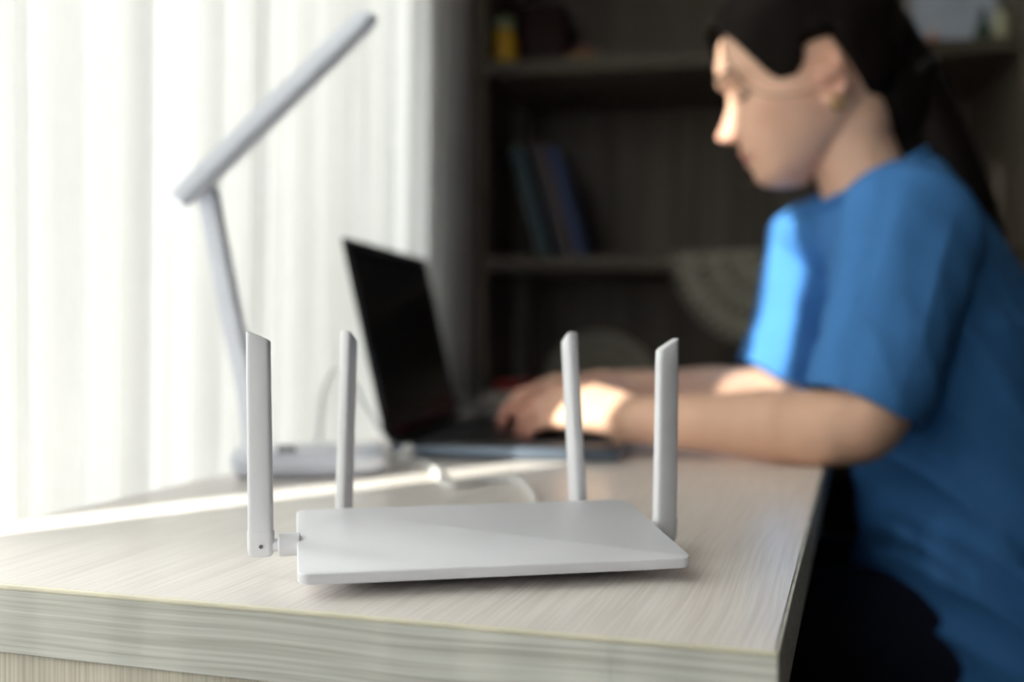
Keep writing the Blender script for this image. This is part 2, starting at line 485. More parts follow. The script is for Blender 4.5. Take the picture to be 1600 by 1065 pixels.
# ---------------------------------------------------------------- router
RX, RY, RZ = -0.0167, 0.6199, DESK_Z + 0.0196
RYAW = R(11.34); RT = R(6.40)
rroot = thing('router', 'white wireless router with four upright antennas in the middle of the desk', 'router', (RX, RY, DESK_Z), RYAW)
rinv = inv_of((RX, RY, DESK_Z), RYAW)
RW, RL = 0.208, 0.120
TILT = Matrix.Translation((0, 0, 0.0196)) @ Matrix.Rotation(RT, 4, 'X')
def rrect(w, l, r, n=7):
    pts = []
    for cx, cy, a0 in ((w / 2 - r, l / 2 - r, 0), (-w / 2 + r, l / 2 - r, 90), (-w / 2 + r, -l / 2 + r, 180), (w / 2 - r, -l / 2 + r, 270)):
        for k in range(n):
            a = R(a0 + 90 * k / (n - 1)); pts.append((cx + r * math.cos(a), cy + r * math.sin(a)))
    return pts
def ring(w, l, r, z, m=TILT, dx=0, dy=0):
    return [m @ Vector((x + dx, y + dy, z)) for x, y in rrect(w, l, r)]
q = MB()
cr = 0.006
q.loft([ring(RW - .006, RL - .006, cr - .003, -0.0058), ring(RW - .0006, RL - .0006, cr, -0.0056), ring(RW, RL, cr, -0.0050), ring(RW, RL, cr, -0.0008), ring(RW - .0006, RL - .0006, cr, -.0002), ring(RW - .0016, RL - .0016, cr - .0006, 0)])
obj('top_cover', q, M['white_plastic'], rroot, 40)
q = MB()
flat = Matrix.Identity(4)
bot = [(x, y) for x, y in rrect(RW - .052, RL - .040, .008)]
top_r = ring(RW - .003, RL - .003, cr - .001, -0.0057)
lowz = 0.0022
bot_r = [Vector((x + 0.002, y + 0.004, lowz)) for x, y in bot]
mid_r = [a.lerp(c, 0.5) + Vector((0, 0, -0.0006)) for a, c in zip(top_r, bot_r)]
q.loft([top_r, mid_r, bot_r])
obj('bottom_case', q, M['white_plastic'], rroot, 50)
for sx in (-1, 1):
    for sy in (-1, 1):
        q = MB(); q.cyl((sx * .066 + .002, sy * .030 + .004, .0011), .005, .0022, 16); obj('rubber_foot', q, M['grey_rubber'], rroot, 40)
# ports at the back, below the rear rim
for k in range(4):
    q = MB(); q.box((-.03 + k * .018, RL / 2 - .0125, .0155), (.013, .006, .010), .0008, 1); obj('network_port', q, M['dark_hole'], rroot, 35)

def antenna(base, topz, lean, wide_dir, width, thick, slant, conn_dir, conn_len, blockh=0.018, hole=False):
    """base: world point at the bottom of the blade block; lean: world xy drift from block top to tip; wide_dir: direction of the blade's broad side"""
    wd = Vector(wide_dir).normalized(); td = Vector((0, 0, 1)).cross(wd).normalized()
    base = Vector(base)
    tip = Vector((base.x + lean[0], base.y + lean[1], topz))
    ax = (tip - base).normalized()
    root = None
    def sec(p, w, t, n=20, ex=2.0, sl=0.0):
        out = []
        for k in range(n):
            a = 2 * PI * k / n
            c, s = math.cos(a), math.sin(a)
            x = w / 2 * math.copysign(abs(c) ** (2 / 5), c); y = t / 2 * math.copysign(abs(s) ** (2 / 3.2), s)
            out.append(p + wd * x + td * y + ax * (sl * x / (w / 2)))
        return out
    q = MB()
    p0 = base + ax * blockh
    rings = [sec(p0, width * .97, thick * .97)]
    for t in np.linspace(0, 1, 8):
        pos = p0.lerp(tip, float(t))
        # gentle bow as in moulded sleeves
        k = 1 - 0.06 * t
        rings.append(sec(pos - ax * abs(slant) * (t > .99) , width * k, thick * k, sl=slant * max(0, (t - .9) / .1)))
    last = rings[-1]
    cen = sum(last, Vector()) / len(last)
    rings.append([cen + (p - cen) * .86 + ax * .0006 for p in last])
    q.loft(rings)
    blade = obj('antenna', q, M['white_plastic'], rroot, 50, rinv)
    q = MB()
    q.loft([sec(base + ax * .000, width * .70, thick * .70), sec(base + ax * .0008, width * .90, thick * .9), sec(base + ax * .003, width * 1.03, thick * 1.06), sec(base + ax * (blockh - .0012), width * 1.06, thick * 1.10), sec(base + ax * blockh, width * 1.03, thick * 1.06)])
    obj('hinge_block', q, M['white_plastic'], blade, 50, rinv)
    cdv = Vector(conn_dir).normalized()
    mid = base + ax * (blockh * .42)
    q = MB()
    s0 = mid + cdv * (width * .45 if abs(cdv.dot(wd)) > .5 else thick * .45)
    q.cyl(s0 + cdv * .0022, .0036, .0052, 16, cdv, .0004)
    q.cyl(s0 + cdv * (.0030 + conn_len / 2), .0064, conn_len, 20, cdv, .0006)
    obj('connector', q, M['white_plastic'], blade, 40, rinv)
    if hole:
        h = mid - td * (thick * .53) * (1 if td.y > 0 else -1) + wd * (width * .04) * (1 if wd.x > 0 else -1) + ax * .0
        q = MB(); q.cyl(h, .0011, .0012, 14, td, .0002); obj('hinge_pin', q, M['dark_hole'], blade, 40, rinv)
    return blade
xr = Vector((math.cos(RYAW), math.sin(RYAW), 0)); yr = Vector((-math.sin(RYAW), math.cos(RYAW), 0))
dA = 0.597
pb = at(408, 869, dA)
antenna(pb, at(402, 523, dA).z + 0.002, (at(403.5, 520, dA).x - pb.x, 0), (1, .06, 0), .0138, .0072, -.0029, xr, .012, .0145, True)
dB = 0.692
pb = at(536.5, 828, dB)
antenna(pb, at(547, 516, dB).z, (at(547.5, 516, dB).x - pb.x, -.004), (.35, 1, 0), .0135, .0078, -.004, -yr, .012, .0145)
dC = 0.712
pb = at(905, 822, dC)
antenna(pb, at(888, 518, dC).z, (at(888.5, 518, dC).x - pb.x, -.004), (-.42, 1, 0), .0140, .0084, -.004, -yr, .012, .0145)
dD = 0.660
pb = at(1038, 846, dD)
antenna(pb, at(1042, 531, dD).z + .001, (at(1042.5, 531, dD).x - pb.x, 0), (.90, .44, 0), .0150, .0078, .0040, -xr, .012, .0145)

# ---------------------------------------------------------------- power cable of the router
def cable(name, pts, r, m, label, sub=8, seg=8):
    q = MB(); q.tube(pts, r, seg, sub)
    o = obj(name, q, m, None, 60)
    tag(o, label, 'cable')
    return o
zc = DESK_Z + .0031
croot = thing('power_cable', 'white power cable winding over the desk from the router to the laptop', 'cable', desk(690, 757))
ci = inv_of(croot.location)
q = MB()
q.tube([rinv.inverted() @ Vector((.028, .058, .014)), rinv.inverted() @ Vector((.030, .075, .010)), desk(836, 786, zc), desk(826, 763, zc), desk(806, 750, zc), desk(765, 750, zc), desk(722, 757, zc), desk(697, 756, zc), desk(684, 737, zc), desk(664, 724, zc), desk(640, 719, zc + .001), desk(622, 718, zc + .003)], 0.0028, 10, 8)
obj('cord', q, M['white_gloss'], croot, 60, ci)
q = MB(); a = desk(643, 719, zc + .003); c_ = desk(618, 716, zc + .006)
q.tube([a, a.lerp(c_, .3), c_], [.0032, .0062, .0064], 14, 4); obj('plug_sleeve', q, M['white_gloss'], croot, 60, ci)
q = MB(); q.ball(at(638, 703, 1.10), .0065, 16, 10); q.tube([c_, at(630, 708, 1.115), at(638, 703, 1.10)], .0035, 10, 3); obj('plug_tip', q, M['white_gloss'], croot, 60, ci)

# ---------------------------------------------------------------- desk lamp
lb = (desk(355, 752) + desk(606, 746)) / 2
ldir = (desk(606, 746) - desk(355, 752)); llen = ldir.length; lyaw = math.atan2(ldir.y, ldir.x)
lroot = thing('desk_lamp', 'white folding desk lamp with a slim bar head and slab base beside the curtain', 'lamp', (lb.x, lb.y, DESK_Z), lyaw)
lroot.location = Vector((lb.x, lb.y, DESK_Z)) + Vector((-math.sin(lyaw), math.cos(lyaw), 0)) * .052
li = inv_of(lroot.location, lyaw)
q = MB()
q.loft([ring(llen * .90, .084, .022, 0.001, flat), ring(llen * .96, .096, .025, .005, flat), ring(llen, .104, .028, .012, flat), ring(llen, .104, .028, .0185, flat), ring(llen * .985, .100, .027, .0215, flat), ring(llen * .955, .094, .025, .0225, flat)])
obj('base', q, M['lamp_white'], lroot, 50)
q = MB(); q.lathe((-.02, -.022, .0222), [(.0, -.001), (.0085, -.001), (.0085, .003), (.0065, .0046), (0, .0048)], 20); obj('switch', q, M['grey_rubber'], lroot, 45)
p0 = at(398, 716, .975); p1 = at(389, 620, .985); p2 = at(363, 500, .99); p3 = at(322, 286, 1.0)
def bar_mb(pts, w, t, side, seg=20, sub=6):
    """flat bar along pts with width w along side"""
    P = [Vector(p) for p in pts]
    q = MB()
    rings = []
    n = len(P)
    dense = []
    for i in range(n - 1):
        a, b_, c, d = P[max(i - 1, 0)], P[i], P[i + 1], P[min(i + 2, n - 1)]
        for s in range(sub):
            tt = s / sub
            dense.append(0.5 * ((2 * b_) + (c - a) * tt + (2 * a - 5 * b_ + 4 * c - d) * tt * tt + (3 * b_ - a - 3 * c + d) * tt ** 3))
    dense.append(P[-1])
    m_ = len(dense)
    for i in range(m_):
        tg = (dense[min(i + 1, m_ - 1)] - dense[max(i - 1, 0)]).normalized()
        s = (Vector(side) - tg * tg.dot(Vector(side))).normalized()
        nn = tg.cross(s)
        k = 0.8 if i in (0, m_ - 1) else 1
        if i in (1, m_ - 2): k = 1
        rg = []
        for e in range(seg):
            a = 2 * PI * e / seg; c, sn = math.cos(a), math.sin(a)
            rg.append(dense[i] + s * (w / 2 * k * math.copysign(abs(c) ** .45, c)) + nn * (t / 2 * k * math.copysign(abs(sn) ** .45, sn)))
        rings.append(rg)
    q.loft(rings)
    return q
arm = obj('arm', bar_mb([p0, p1, p2, p3], .024, .011, (.78, -.62, 0)), M['lamp_white'], lroot, 45, li)
q = MB(); q.cyl(p3 + Vector((0, 0, .003)), .0105, .028, 20, (.3, -.95, 0), .001); obj('hinge', q, M['lamp_white'], lroot, 45, li)
h0 = at(280, 314, .985); h1 = at(576, 24, 1.03)
hd = bar_mb([h0, h0.lerp(h1, .5), h1], .036, .0145, (.45, -.78, -.42))
head = obj('lamp_head', hd, M['lamp_white'], lroot, 45, li)
tg = (h1 - h0).normalized(); sd_ = Vector((.45, -.78, -.42)); sd_ = (sd_ - tg * tg.dot(sd_)).normalized(); nn = tg.cross(sd_)
if nn.z > 0: nn = -nn
dl = bar_mb([h0.lerp(h1, .30) + nn * .0070, h0.lerp(h1, .6) + nn * .0070, h0.lerp(h1, .985) + nn * .0070], .022, .003, tuple(sd_))
obj('light_panel', dl, M['lamp_led'], head, 45, li, label='grey unlit light panel under the bar')
q = MB(); q.tube([lroot.matrix_basis @ Vector((llen / 2 - .012, .03, .012)), desk(612, 712, DESK_Z + .008) + Vector((0, -.02, 0)), at(604, 690, 1.04), at(588, 664, 1.07), at(566, 628, 1.10), at(548, 590, 1.13), at(528, 575, 1.16), at(505, 610, 1.19), at(498, 690, 1.20), at(497, 704, 1.205)], .0028, 8, 8); obj('cord', q, M['white_gloss'], lroot, 60, li)

# ---------------------------------------------------------------- laptop
LO = Vector((-0.130, 1.132, DESK_Z))        # near end of the hinge line
ly = math.atan2(-.152, .988)
proot = thing('laptop', 'open black laptop with a dark screen facing the woman', 'laptop', LO, ly)
BW, BD, BH = 0.242, 0.362, 0.017            # x: hinge to front, y: near to far
q = MB(); q.box((BW / 2, BD / 2, .004 + (BH - .004) / 2 - .002), (BW, BD, BH - .006), .003, 2); obj('base', q, M['laptop_edge'], proot, 35, label='dark grey base with metallic rim')
q = MB(); q.box((BW / 2, BD / 2, BH - .0028), (BW - .004, BD - .004, .0036), .001, 2); obj('deck', q, M['laptop_deck'], proot, 35)
for fx in (.03, BW - .03):
    for fy in (.03, BD - .03):
        q = MB(); q.box((fx, fy, .0012), (.02, .02, .0023), .0005, 1); obj('rubber_foot', q, M['grey_rubber'], proot, 0)
q = MB()
for r in range(6):
    for k in range(17):
        q.box((.036 + r * .0185, .024 + k * .0195, BH + .0001), (.0155, .0165, .0022), .0006, 1)
kb = obj('keyboard', q, M['black_plastic'], proot, 0); kb['kind'] = 'stuff'
q = MB(); q.box((BW - .047, BD / 2 - .02, BH - .0006), (.062, .105, .0012), .0004, 1); obj('touchpad', q, M['black_plastic'], proot, 0)
lean = math.atan2(.048, .216)
LM = Matrix.Translation((.004, 0, BH - .001)) @ Matrix.Rotation(-lean, 4, 'Y')
q = MB(); q.box((-.0035, BD / 2, .112), (.006, BD, .220), .0025, 2, 0, LM)
lid = obj('lid', q, M['black_plastic'], proot, 35)
q = MB(); q.box((-.0002, BD / 2, .114), (.0012, BD - .012, .196), .0003, 1, 0, LM); obj('screen', q, M['screen'], lid, 0)
q = MB(); q.box((.0006, BD / 2, .0105), (.0016, BD - .05, .006), .0004, 1, 0, LM); obj('hinge_trim', q, M['dark_red'], lid, 0, label='dark red strip below the screen')
q = MB(); q.tube([(.002, .03, BH), (.002, BD - .03, BH)], .0048, 14, round_ends=False); obj('hinge', q, M['black_plastic'], proot, 40)

# ---------------------------------------------------------------- things on the desk behind the laptop
bxp = desk(790, 640)
bx = thing('carton', 'small white carton with a red lid behind the hands', 'box', desk(800, 650), R(-12))
M['carton_white'] = mat('carton_white', (0.34, 0.32, 0.29), 0.6, 0.3)
M['carton_red'] = mat('carton_red', (0.22, 0.006, 0.009), 0.5, 0.4)
q = MB(); q.box((0, .04, .019), (.10, .07, .036), .002, 2); obj('box_body', q, M['carton_white'], bx, 35)
q = MB(); q.box((.012, .042, .0455), (.085, .068, .016), .003, 2); obj('lid', q, M['carton_red'], bx, 35, label='red lid')
M['grey_cord'] = mat('grey_cord', (0.28, 0.27, 0.26), 0.5, 0.4)
cc = desk(728, 652)
q = MB()
q.tube([cc + Vector((.028 * math.cos(a) * (1 + .1 * math.sin(3 * a)), .028 * math.sin(a), .004 + .0045 * a / (2 * PI) + .018 * max(0, math.sin(a)))) for a in np.linspace(0, 4 * PI, 40)], .0038, 8, 2)
tag(obj('coiled_cable', q, M['grey_cord'], None, 60), 'grey coiled cable lying behind the laptop', 'cable')

# ---------------------------------------------------------------- bookcase
BO = Vector((-0.062, 1.853, 0)); BYAW = R(-11.0)
KW, KD, KH = 0.885, 0.36, 2.2
kroot = thing('bookcase', 'dark wood-grain bookcase with open shelves behind the woman', 'bookcase', BO, BYAW)
KM = Matrix.Translation(BO) @ Matrix.Rotation(BYAW, 4, 'Z'); KI = KM.inverted()
for x in (.009, KW - .009):
    q = MB(); q.box((x, KD / 2, KH / 2), (.018, KD, KH), .001, 1); obj('side_panel', q, M['shelf_wood'], kroot, 0)
q = MB(); q.box((KW / 2, KD - .004, KH / 2), (KW - .037, .006, KH - .04), .0005, 1); obj('back_panel', q, M['shelf_wood'], kroot, 0)
SZ = [.05, .36, .665, .998, 1.328, 1.66, KH - .012]
for z in SZ:
    q = MB(); q.box((KW / 2, KD / 2 - .002, z), (KW - .037, KD - .008, .022), .001, 1); sh = obj('shelf', q, M['shelf_wood'], kroot, 0)
    q = MB(); q.box((KW / 2, .0012, z), (KW - .037, .0022, .0225), .0004, 1); obj('edge_band', q, M['shelf_edge'], sh, 0)
q = MB(); q.box((KW / 2, .03, .019), (KW - .037, .016, .036), .001, 1); obj('plinth', q, M['shelf_wood'], kroot, 0)
def kpos(px, depth, z):
    """point inside the bookcase on the ray of pixel column px, at the given depth behind its front"""
    # intersect the vertical plane through the camera with the plane y=depth in bookcase space
    dx = (px - 800) / FPX
    n = KM.to_3x3() @ Vector((0, 1, 0)); o = BO + n * depth
    Y = n.dot(o) / (n.x * dx + n.y)
    return Vector((dx * Y, Y, z))
# books leaning on the lower shelf
zs = .998 + .0112
books = [('teal', (0.018, 0.05, 0.06), 862, .024, .198), ('navy', (0.006, 0.012, 0.045), 885, .010, .200), ('rose', (0.085, 0.055, 0.05), 901, .024, .202), ('blue', (0.005, 0.02, 0.10), 923, .020, .196)]
blabels = ['teal book leaning at the left end of the row on the middle shelf', 'thin navy book squeezed between the teal and the rose book', 'dusty rose book leaning between navy and blue ones', 'deep blue book leaning at the right end of the row of books']
pages = mat('book_pages', (0.5, 0.46, 0.38), 0.8, 0.2)
LEAN = R(-15.5)
xk = None
for (nm, col, px, th, hh), lab in zip(books, blabels):
    p = KI @ kpos(px, .05, zs)
    if xk is None:
        xk = p.x
    bk = thing('book', lab, 'book', KM @ Vector((xk, .05, zs)), BYAW, 'books on the middle shelf')
    cover = mat('book_cover_' + nm, col, 0.5, 0.4)
    T = Matrix.Translation((th / 2 * 0, 0, 0)) @ Matrix.Rotation(LEAN, 4, 'Y')
    # book box with its lower right edge on the shelf
    off = Vector((-th / 2, .0, hh / 2))
    q = MB()
    q.box((off.x - th / 2 + .0012, .07, off.z), (.0024, .14, hh), .0006, 1, 0, T); q.box((off.x + th / 2 - .0012, .07, off.z), (.0024, .14, hh), .0006, 1, 0, T); q.box((off.x, .0015, off.z), (th - .001, .003, hh), .0008, 1, 0, T)
    # lift so the lowest corner touches the shelf
    lo = min(v[2] for v in q.v); 
    q.v = [(v[0], v[1], v[2] - lo) for v in q.v]
    obj('cover', q, cover, bk, 0)
    q = MB(); q.box((off.x, .0715, off.z), (th - .005, .134, hh - .006), .0003, 1, 0, T); q.v = [(v[0], v[1], v[2] - lo) for v in q.v]
    obj('pages', q, pages, bk, 0)
    xk += th / math.cos(LEAN) + .0006
# jar, box and bowl on the upper shelf
zu = 1.328 + .0112
jr = thing('jar', 'amber jar with a greenish lid on the upper shelf', 'jar', kpos(787, .09, zu), BYAW)
q = MB(); q.lathe((0, 0, 0), [(0, 0), (.021, 0), (.0245, .003), (.025, .03), (.0235, .058), (.017, .068), (.017, .074), (0, .074)], 24); obj('jar_body', q, mat('amber_glass', (0.62, 0.34, 0.015), 0.25, 0.6), jr, 40)
q = MB(); q.lathe((0, 0, .0742), [(0, 0), (.0185, 0), (.019, .004), (.019, .019), (.017, .022), (0, .022)], 24); obj('lid', q, mat('green_lid', (0.24, 0.28, 0.16), 0.5, 0.4), jr, 40)
bxr = thing('storage_box', 'dark maroon box standing on the upper shelf behind the amber jar', 'box', kpos(848, .24, zu), BYAW)
q = MB(); q.box((0, 0, .065), (.10, .12, .13), .003, 2); obj('box_body', q, mat('maroon_card', (0.022, 0.004, 0.004), 0.6, 0.3), bxr, 35)
q = MB(); q.box((0, 0, .139), (.106, .126, .016), .003, 2); obj('lid', q, mat('maroon_lid', (0.026, 0.005, 0.005), 0.6, 0.3), bxr, 35)
bw = thing('trinket_bowl', 'small brown bowl with a mauve lid on the upper shelf', 'bowl', kpos(912, .08, zu), BYAW)
q = MB(); q.lathe((0, 0, 0), [(0, 0), (.016, 0), (.026, .008), (.032, .02), (.031, .022), (0, .02)], 24); obj('bowl_body', q, mat('brown_glaze', (0.26, 0.16, 0.03), 0.4, 0.5), bw, 40)
q = MB(); q.lathe((0, 0, .021), [(.030, 0), (.026, .008), (.012, .014), (.004, .016), (.0045, .02), (0, .022)], 24); obj('lid', q, mat('mauve_glaze', (0.26, 0.12, 0.14), 0.4, 0.5), bw, 40)
# picture and small ornaments at the right end of the upper shelf
pf = thing('framed_picture', 'framed pale blue-grey abstract picture on the right of the upper shelf', 'picture', kpos(1508, .16, zu), BYAW)
pic = mat('pale_print', (0.42, 0.46, 0.55), 0.5, 0.3, var=0.35, scale=14)
T = Matrix.Rotation(R(-8), 4, 'X')
fr = mat('grey_frame', (0.30, 0.29, 0.31), 0.5, 0.4)
for nm, c, s in (('frame_rail', (0, 0, .006), (.19, .014, .012)), ('frame_rail', (0, 0, .234), (.19, .014, .012)), ('frame_rail', (-.089, 0, .12), (.012, .014, .216)), ('frame_rail', (.089, 0, .12), (.012, .014, .216))):
    q = MB(); q.box(c, s, .002, 2, 0, T); obj(nm, q, fr, pf, 35)
q = MB(); q.box((0, .001, .12), (.166, .004, .216), 0, 1, 0, T); obj('print', q, pic, pf, 0)
q = MB(); q.box((0, .005, .12), (.17, .004, .22), 0, 1, 0, T); obj('backing', q, M['shelf_wood'], pf, 0)
fg = thing('bottle', 'small dark green bottle standing before the framed picture', 'bottle', kpos(1534, .07, zu), BYAW)
q = MB(); q.lathe((0, 0, 0), [(0, 0), (.013, 0), (.0145, .003), (.0145, .03), (.007, .042), (.006, .05), (0, .05)], 20); obj('bottle_body', q, mat('green_glass', (0.02, 0.05, 0.025), 0.3, 0.5), fg, 40)
q = MB(); q.lathe((0, 0, .0502), [(0, 0), (.007, 0), (.007, .012), (0, .012)], 16); obj('cap', q, mat('black_cap', (0.03, 0.03, 0.03), 0.5, 0.4), fg, 40)
fy_ = thing('candle', 'pale yellow pillar candle beside the small green bottle', 'candle', kpos(1562, .07, zu), BYAW)
q = MB(); q.lathe((0, 0, 0), [(0, 0), (.013, 0), (.0135, .001), (.0130, .056), (.011, .058), (0, .056)], 20); obj('wax', q, mat('yellow_wax', (0.40, 0.39, 0.26), 0.5, 0.3), fy_, 40)
q = MB(); q.tube([(0, 0, .056), (.001, 0, .066)], .0012, 8); obj('wick', q, M['black_plastic'], fy_, 40)
fp = thing('ornament', 'little coral and white ornament at the left of the framed picture', 'ornament', kpos(1455, .07, zu), BYAW)
q = MB(); q.lathe((0, 0, 0), [(0, 0), (.014, 0), (.016, .008), (.012, .02), (.006, .026), (0, .027)], 20); obj('body', q, mat('coral_glaze', (0.40, 0.15, 0.10), 0.4, 0.5), fp, 40)
q = MB(); q.ball((0, 0, .034), .009, 14, 8); obj('knob', q, mat('white_glaze', (0.5, 0.48, 0.5), 0.3, 0.5), fp, 40)

# lace doilies
lace = mat('lace_thread', (0.32, 0.30, 0.24), 0.8, 0.2)
def lace_half(q, c, ex, ez, ey, r, a0, a1, rings=6):
    """scalloped lace in the plane ex,ez round c between angles a0,a1"""
    def P(rad, a, off=0.0):
        return c + ex * (rad * math.cos(a)) + ez * (rad * math.sin(a)) + ey * off
    for k in range(1, rings + 1):
        rad = r * k / rings * .88
        n = max(6, int(26 * k / rings * (a1 - a0) / PI))
        q.tube([P(rad, a0 + (a1 - a0) * i / (n * 2)) for i in range(n * 2 + 1)], .0016, 5, 1, round_ends=False)
        lr = r / rings * .42
        for i in range(n):
            a = a0 + (a1 - a0) * (i + .5) / n
            cc_ = P(rad + lr * .55, a)
            q.tube([cc_ + ex * (lr * math.cos(t)) + ez * (lr * math.sin(t)) for t in np.linspace(0, 2 * PI, 11)[:-1]], .0019, 5, 1, closed=True)
            if k % 2 == 0:
                q.cyl(cc_, lr * .6, .0016, 8, ey)
            if k > 1:
                q.tube([P(rad * (k - 1) / k, a), P(rad, a)], .0014, 4, 1, round_ends=False)
kx = KM.to_3x3() @ Vector((1, 0, 0)); ky = KM.to_3x3() @ Vector((0, 1, 0)); kz = Vector((0, 0, 1))
q = MB()
c1 = kpos(1200, -.0045, .998 + .0135)
lace_half(q, c1, kx, kz, ky, .160, PI, 2 * PI, 7)
lace_half(q, c1 + Vector((0, 0, .0005)) + ky * .002, kx, ky, kz, .07, 0, PI, 3)
o = obj('lace_doily', q, lace, None, 60); tag(o, 'pale lace doily hanging over the edge of the middle shelf beside the woman', 'doily')
q = MB()
c2 = kpos(938, KD - .012, .885 + (515 - 612) / FPX * 2.1)
lace_half(q, c2, kx, kz, ky, .118, 0, 2 * PI, 6)
o = obj('lace_doily', q, mat('bright_lace', (0.62, 0.58, 0.46), 0.8, 0.2), None, 60); tag(o, 'round grey lace doily on the bookcase back above the hands', 'doily')

# ---------------------------------------------------------------- office chair
ch = thing('office_chair', 'dark office chair under the woman at the desk', 'chair', (0.58, 1.27, 0), R(-90 + 180))
chm = mat('chair_fabric', (0.018, 0.016, 0.017), 0.85, 0.2, bump=.2, bscale=400)
# chair frame: local x points to the sitter's right, local y is backwards (+x of the room)
ch.rotation_euler = (0, 0, R(-90))
q = MB(); q.box((0, .01, .435), (.46, .44, .06), .025, 4); obj('seat', q, chm, ch, 45)
q = MB(); q.box((0, .235, .80), (.42, .045, .46), .02, 4, 0, Matrix.Translation((0, .235, .6)) @ Matrix.Rotation(R(-7), 4, 'X') @ Matrix.Translation((0, -.235, -.6))); obj('backrest', q, chm, ch, 45)
q = MB(); q.tube([(0, .10, .40), (0, .24, .41), (0, .285, .50), (0, .285, .66)], (.03, .012), 12, 6); obj('back_bracket', q, M['black_plastic'], ch, 45)
q = MB(); q.cyl((0, 0, .26), .028, .29, 20, bev=.002); obj('gas_column', q, M['black_plastic'], ch, 40)
for k in range(5):
    a = 2 * PI * k / 5 + .3
    q = MB(); q.tube([(0, 0, .115), (.15 * math.cos(a), .15 * math.sin(a), .10), (.28 * math.cos(a), .28 * math.sin(a), .075)], [(.024, .02), (.02, .016), (.015, .012)], 10, 4)
    lg = obj('leg', q, M['black_plastic'], ch, 45)
    q = MB(); q.cyl((.28 * math.cos(a), .28 * math.sin(a), .0285), .028, .034, 18, (-math.sin(a), math.cos(a), 0), .004); obj('caster', q, M['black_plastic'], lg, 40)

# ---------------------------------------------------------------- the woman
HB = Vector((0.50, 1.29, 0.0))
person = thing('person', 'woman in a blue t-shirt with dark tied-back hair typing on the laptop', 'person', HB)
pinv = inv_of(HB)

# head frame: F forwards (she faces left and looks down), L her left (towards the camera), U crown
phi = R(6); tl = R(17)
f0 = Vector((-math.cos(phi), math.sin(phi), 0)); z0 = Vector((0, 0, 1))
HF = f0 * math.cos(tl) - z0 * math.sin(tl)
HU = z0 * math.cos(tl) + f0 * math.sin(tl)
HL = HU.cross(HF)
HO = at(1286, 118, 1.225) - HL * 0.073
HM = Matrix((HF, HL, HU)).transposed().to_4x4(); HM.translation = HO     # columns f,l,u

U_ = [.131, .128, .122, .105, .085, .060, .040, .025, .010, -.005, -.016, -.028, -.042, -.055, -.066, -.076, -.086, -.093, -.098]
AF = [.000, .016, .032, .062, .0810, .0920, .0935, .0865, .0820, .083, .085, .0875, .0885, .0865, .0845, .0855, .080, .066, .045]
AB = [.018, .036, .050, .073, .088, .097, .099, .098, .094, .088, .082, .074, .060, .040, .018, -.004, -.022, -.030, -.034]
WD = [.012, .026, .038, .056, .067, .0725, .0745, .075, .0745, .073, .071, .068, .063, .057, .050, .043, .033, .022, .010]
def prof(arr, u):
    return float(np.interp(-u, [-x for x in U_], arr))
def ip(u, xs, ys):
    return float(np.interp(-u, [-x for x in xs], ys))
NX = [.034, .025, .010, -.006, -.0165, -.0235, -.0285, -.032, -.036]
NZ = [.0, .0015, .0115, .0225, .0300, .0295, .018, .006, 0]
NS = [.010, .0075, .0075, .0095, .0120, .0135, .0135, .012, .012]
LX = [-.034, -.039, -.044, -.0485, -.0515, -.055, -.060, -.066, -.071]
LZ = [0, .0045, .0085, .0075, .0015, .0070, .0075, .002, 0]
def head_pt(u, th, off=0.0, feat=True):
    af, ab, w = prof(AF, u), prof(AB, u), prof(WD, u)
    cf = (af - ab) / 2; h = (af + ab) / 2
    c, s = math.cos(th), math.sin(th)
    n = 2.25
    f = cf + (h + off) * math.copysign(abs(c) ** (2 / n), c)
    l = (w + off) * math.copysign(abs(s) ** (2 / n), s)
    if feat and c > 0:
        al = abs(l)
        f += ip(u, NX, NZ) * math.exp(-(l / ip(u, NX, NS)) ** 2)
        f += ip(u, LX, LZ) * math.exp(-(l / .0185) ** 2) * .9
        f -= .0075 * math.exp(-((al - .031) / .016) ** 2 - ((u - .020) / .0125) ** 2)      # eye socket
        f += .0045 * math.exp(-((al - .030) / .022) ** 2 - ((u - .041) / .008) ** 2)       # brow ridge
        f += .0035 * math.exp(-((al - .043) / .018) ** 2 - ((u + .006) / .016) ** 2)       # cheekbone
        f += .0035 * math.exp(-((al - .031) / .0115) ** 2 - ((u - .017) / .0075) ** 2)     # closed upper lid
        l += math.copysign(.003, l) * math.exp(-((al - .06) / .015) ** 2 - ((u + .008) / .02) ** 2)
        f += .004 * math.exp(-(l / .016) ** 2 - ((u + .078) / .010) ** 2)                  # chin
    f += .008 * min(1, max(0, f / .06)) * (1 - .35 * min(1, max(0, (-u - .05) / .03)))
    if u < 0: u *= 1.07
    return f, l, u
def head_mesh(off=0.0, feat=True, rows=96, seg=120, fn=None):
    q = MB()
    us = np.linspace(U_[0], U_[-1], rows)
    rings = []
    for u in us:
        rg = []
        for k in range(seg):
            th = 2 * PI * k / seg
            f, l, uu = head_pt(float(u), th, off if fn is None else fn(float(u), th), feat)
            rg.append((f, l, uu + (off if fn is None else fn(float(u), th)) * max(0.0, (u - .06) / .07)))
        rings.append(rg)
    q.loft(rings)
    return q
body = MB()
hq = head_mesh()
body.add([HM @ Vector(p) for p in hq.v], hq.f)
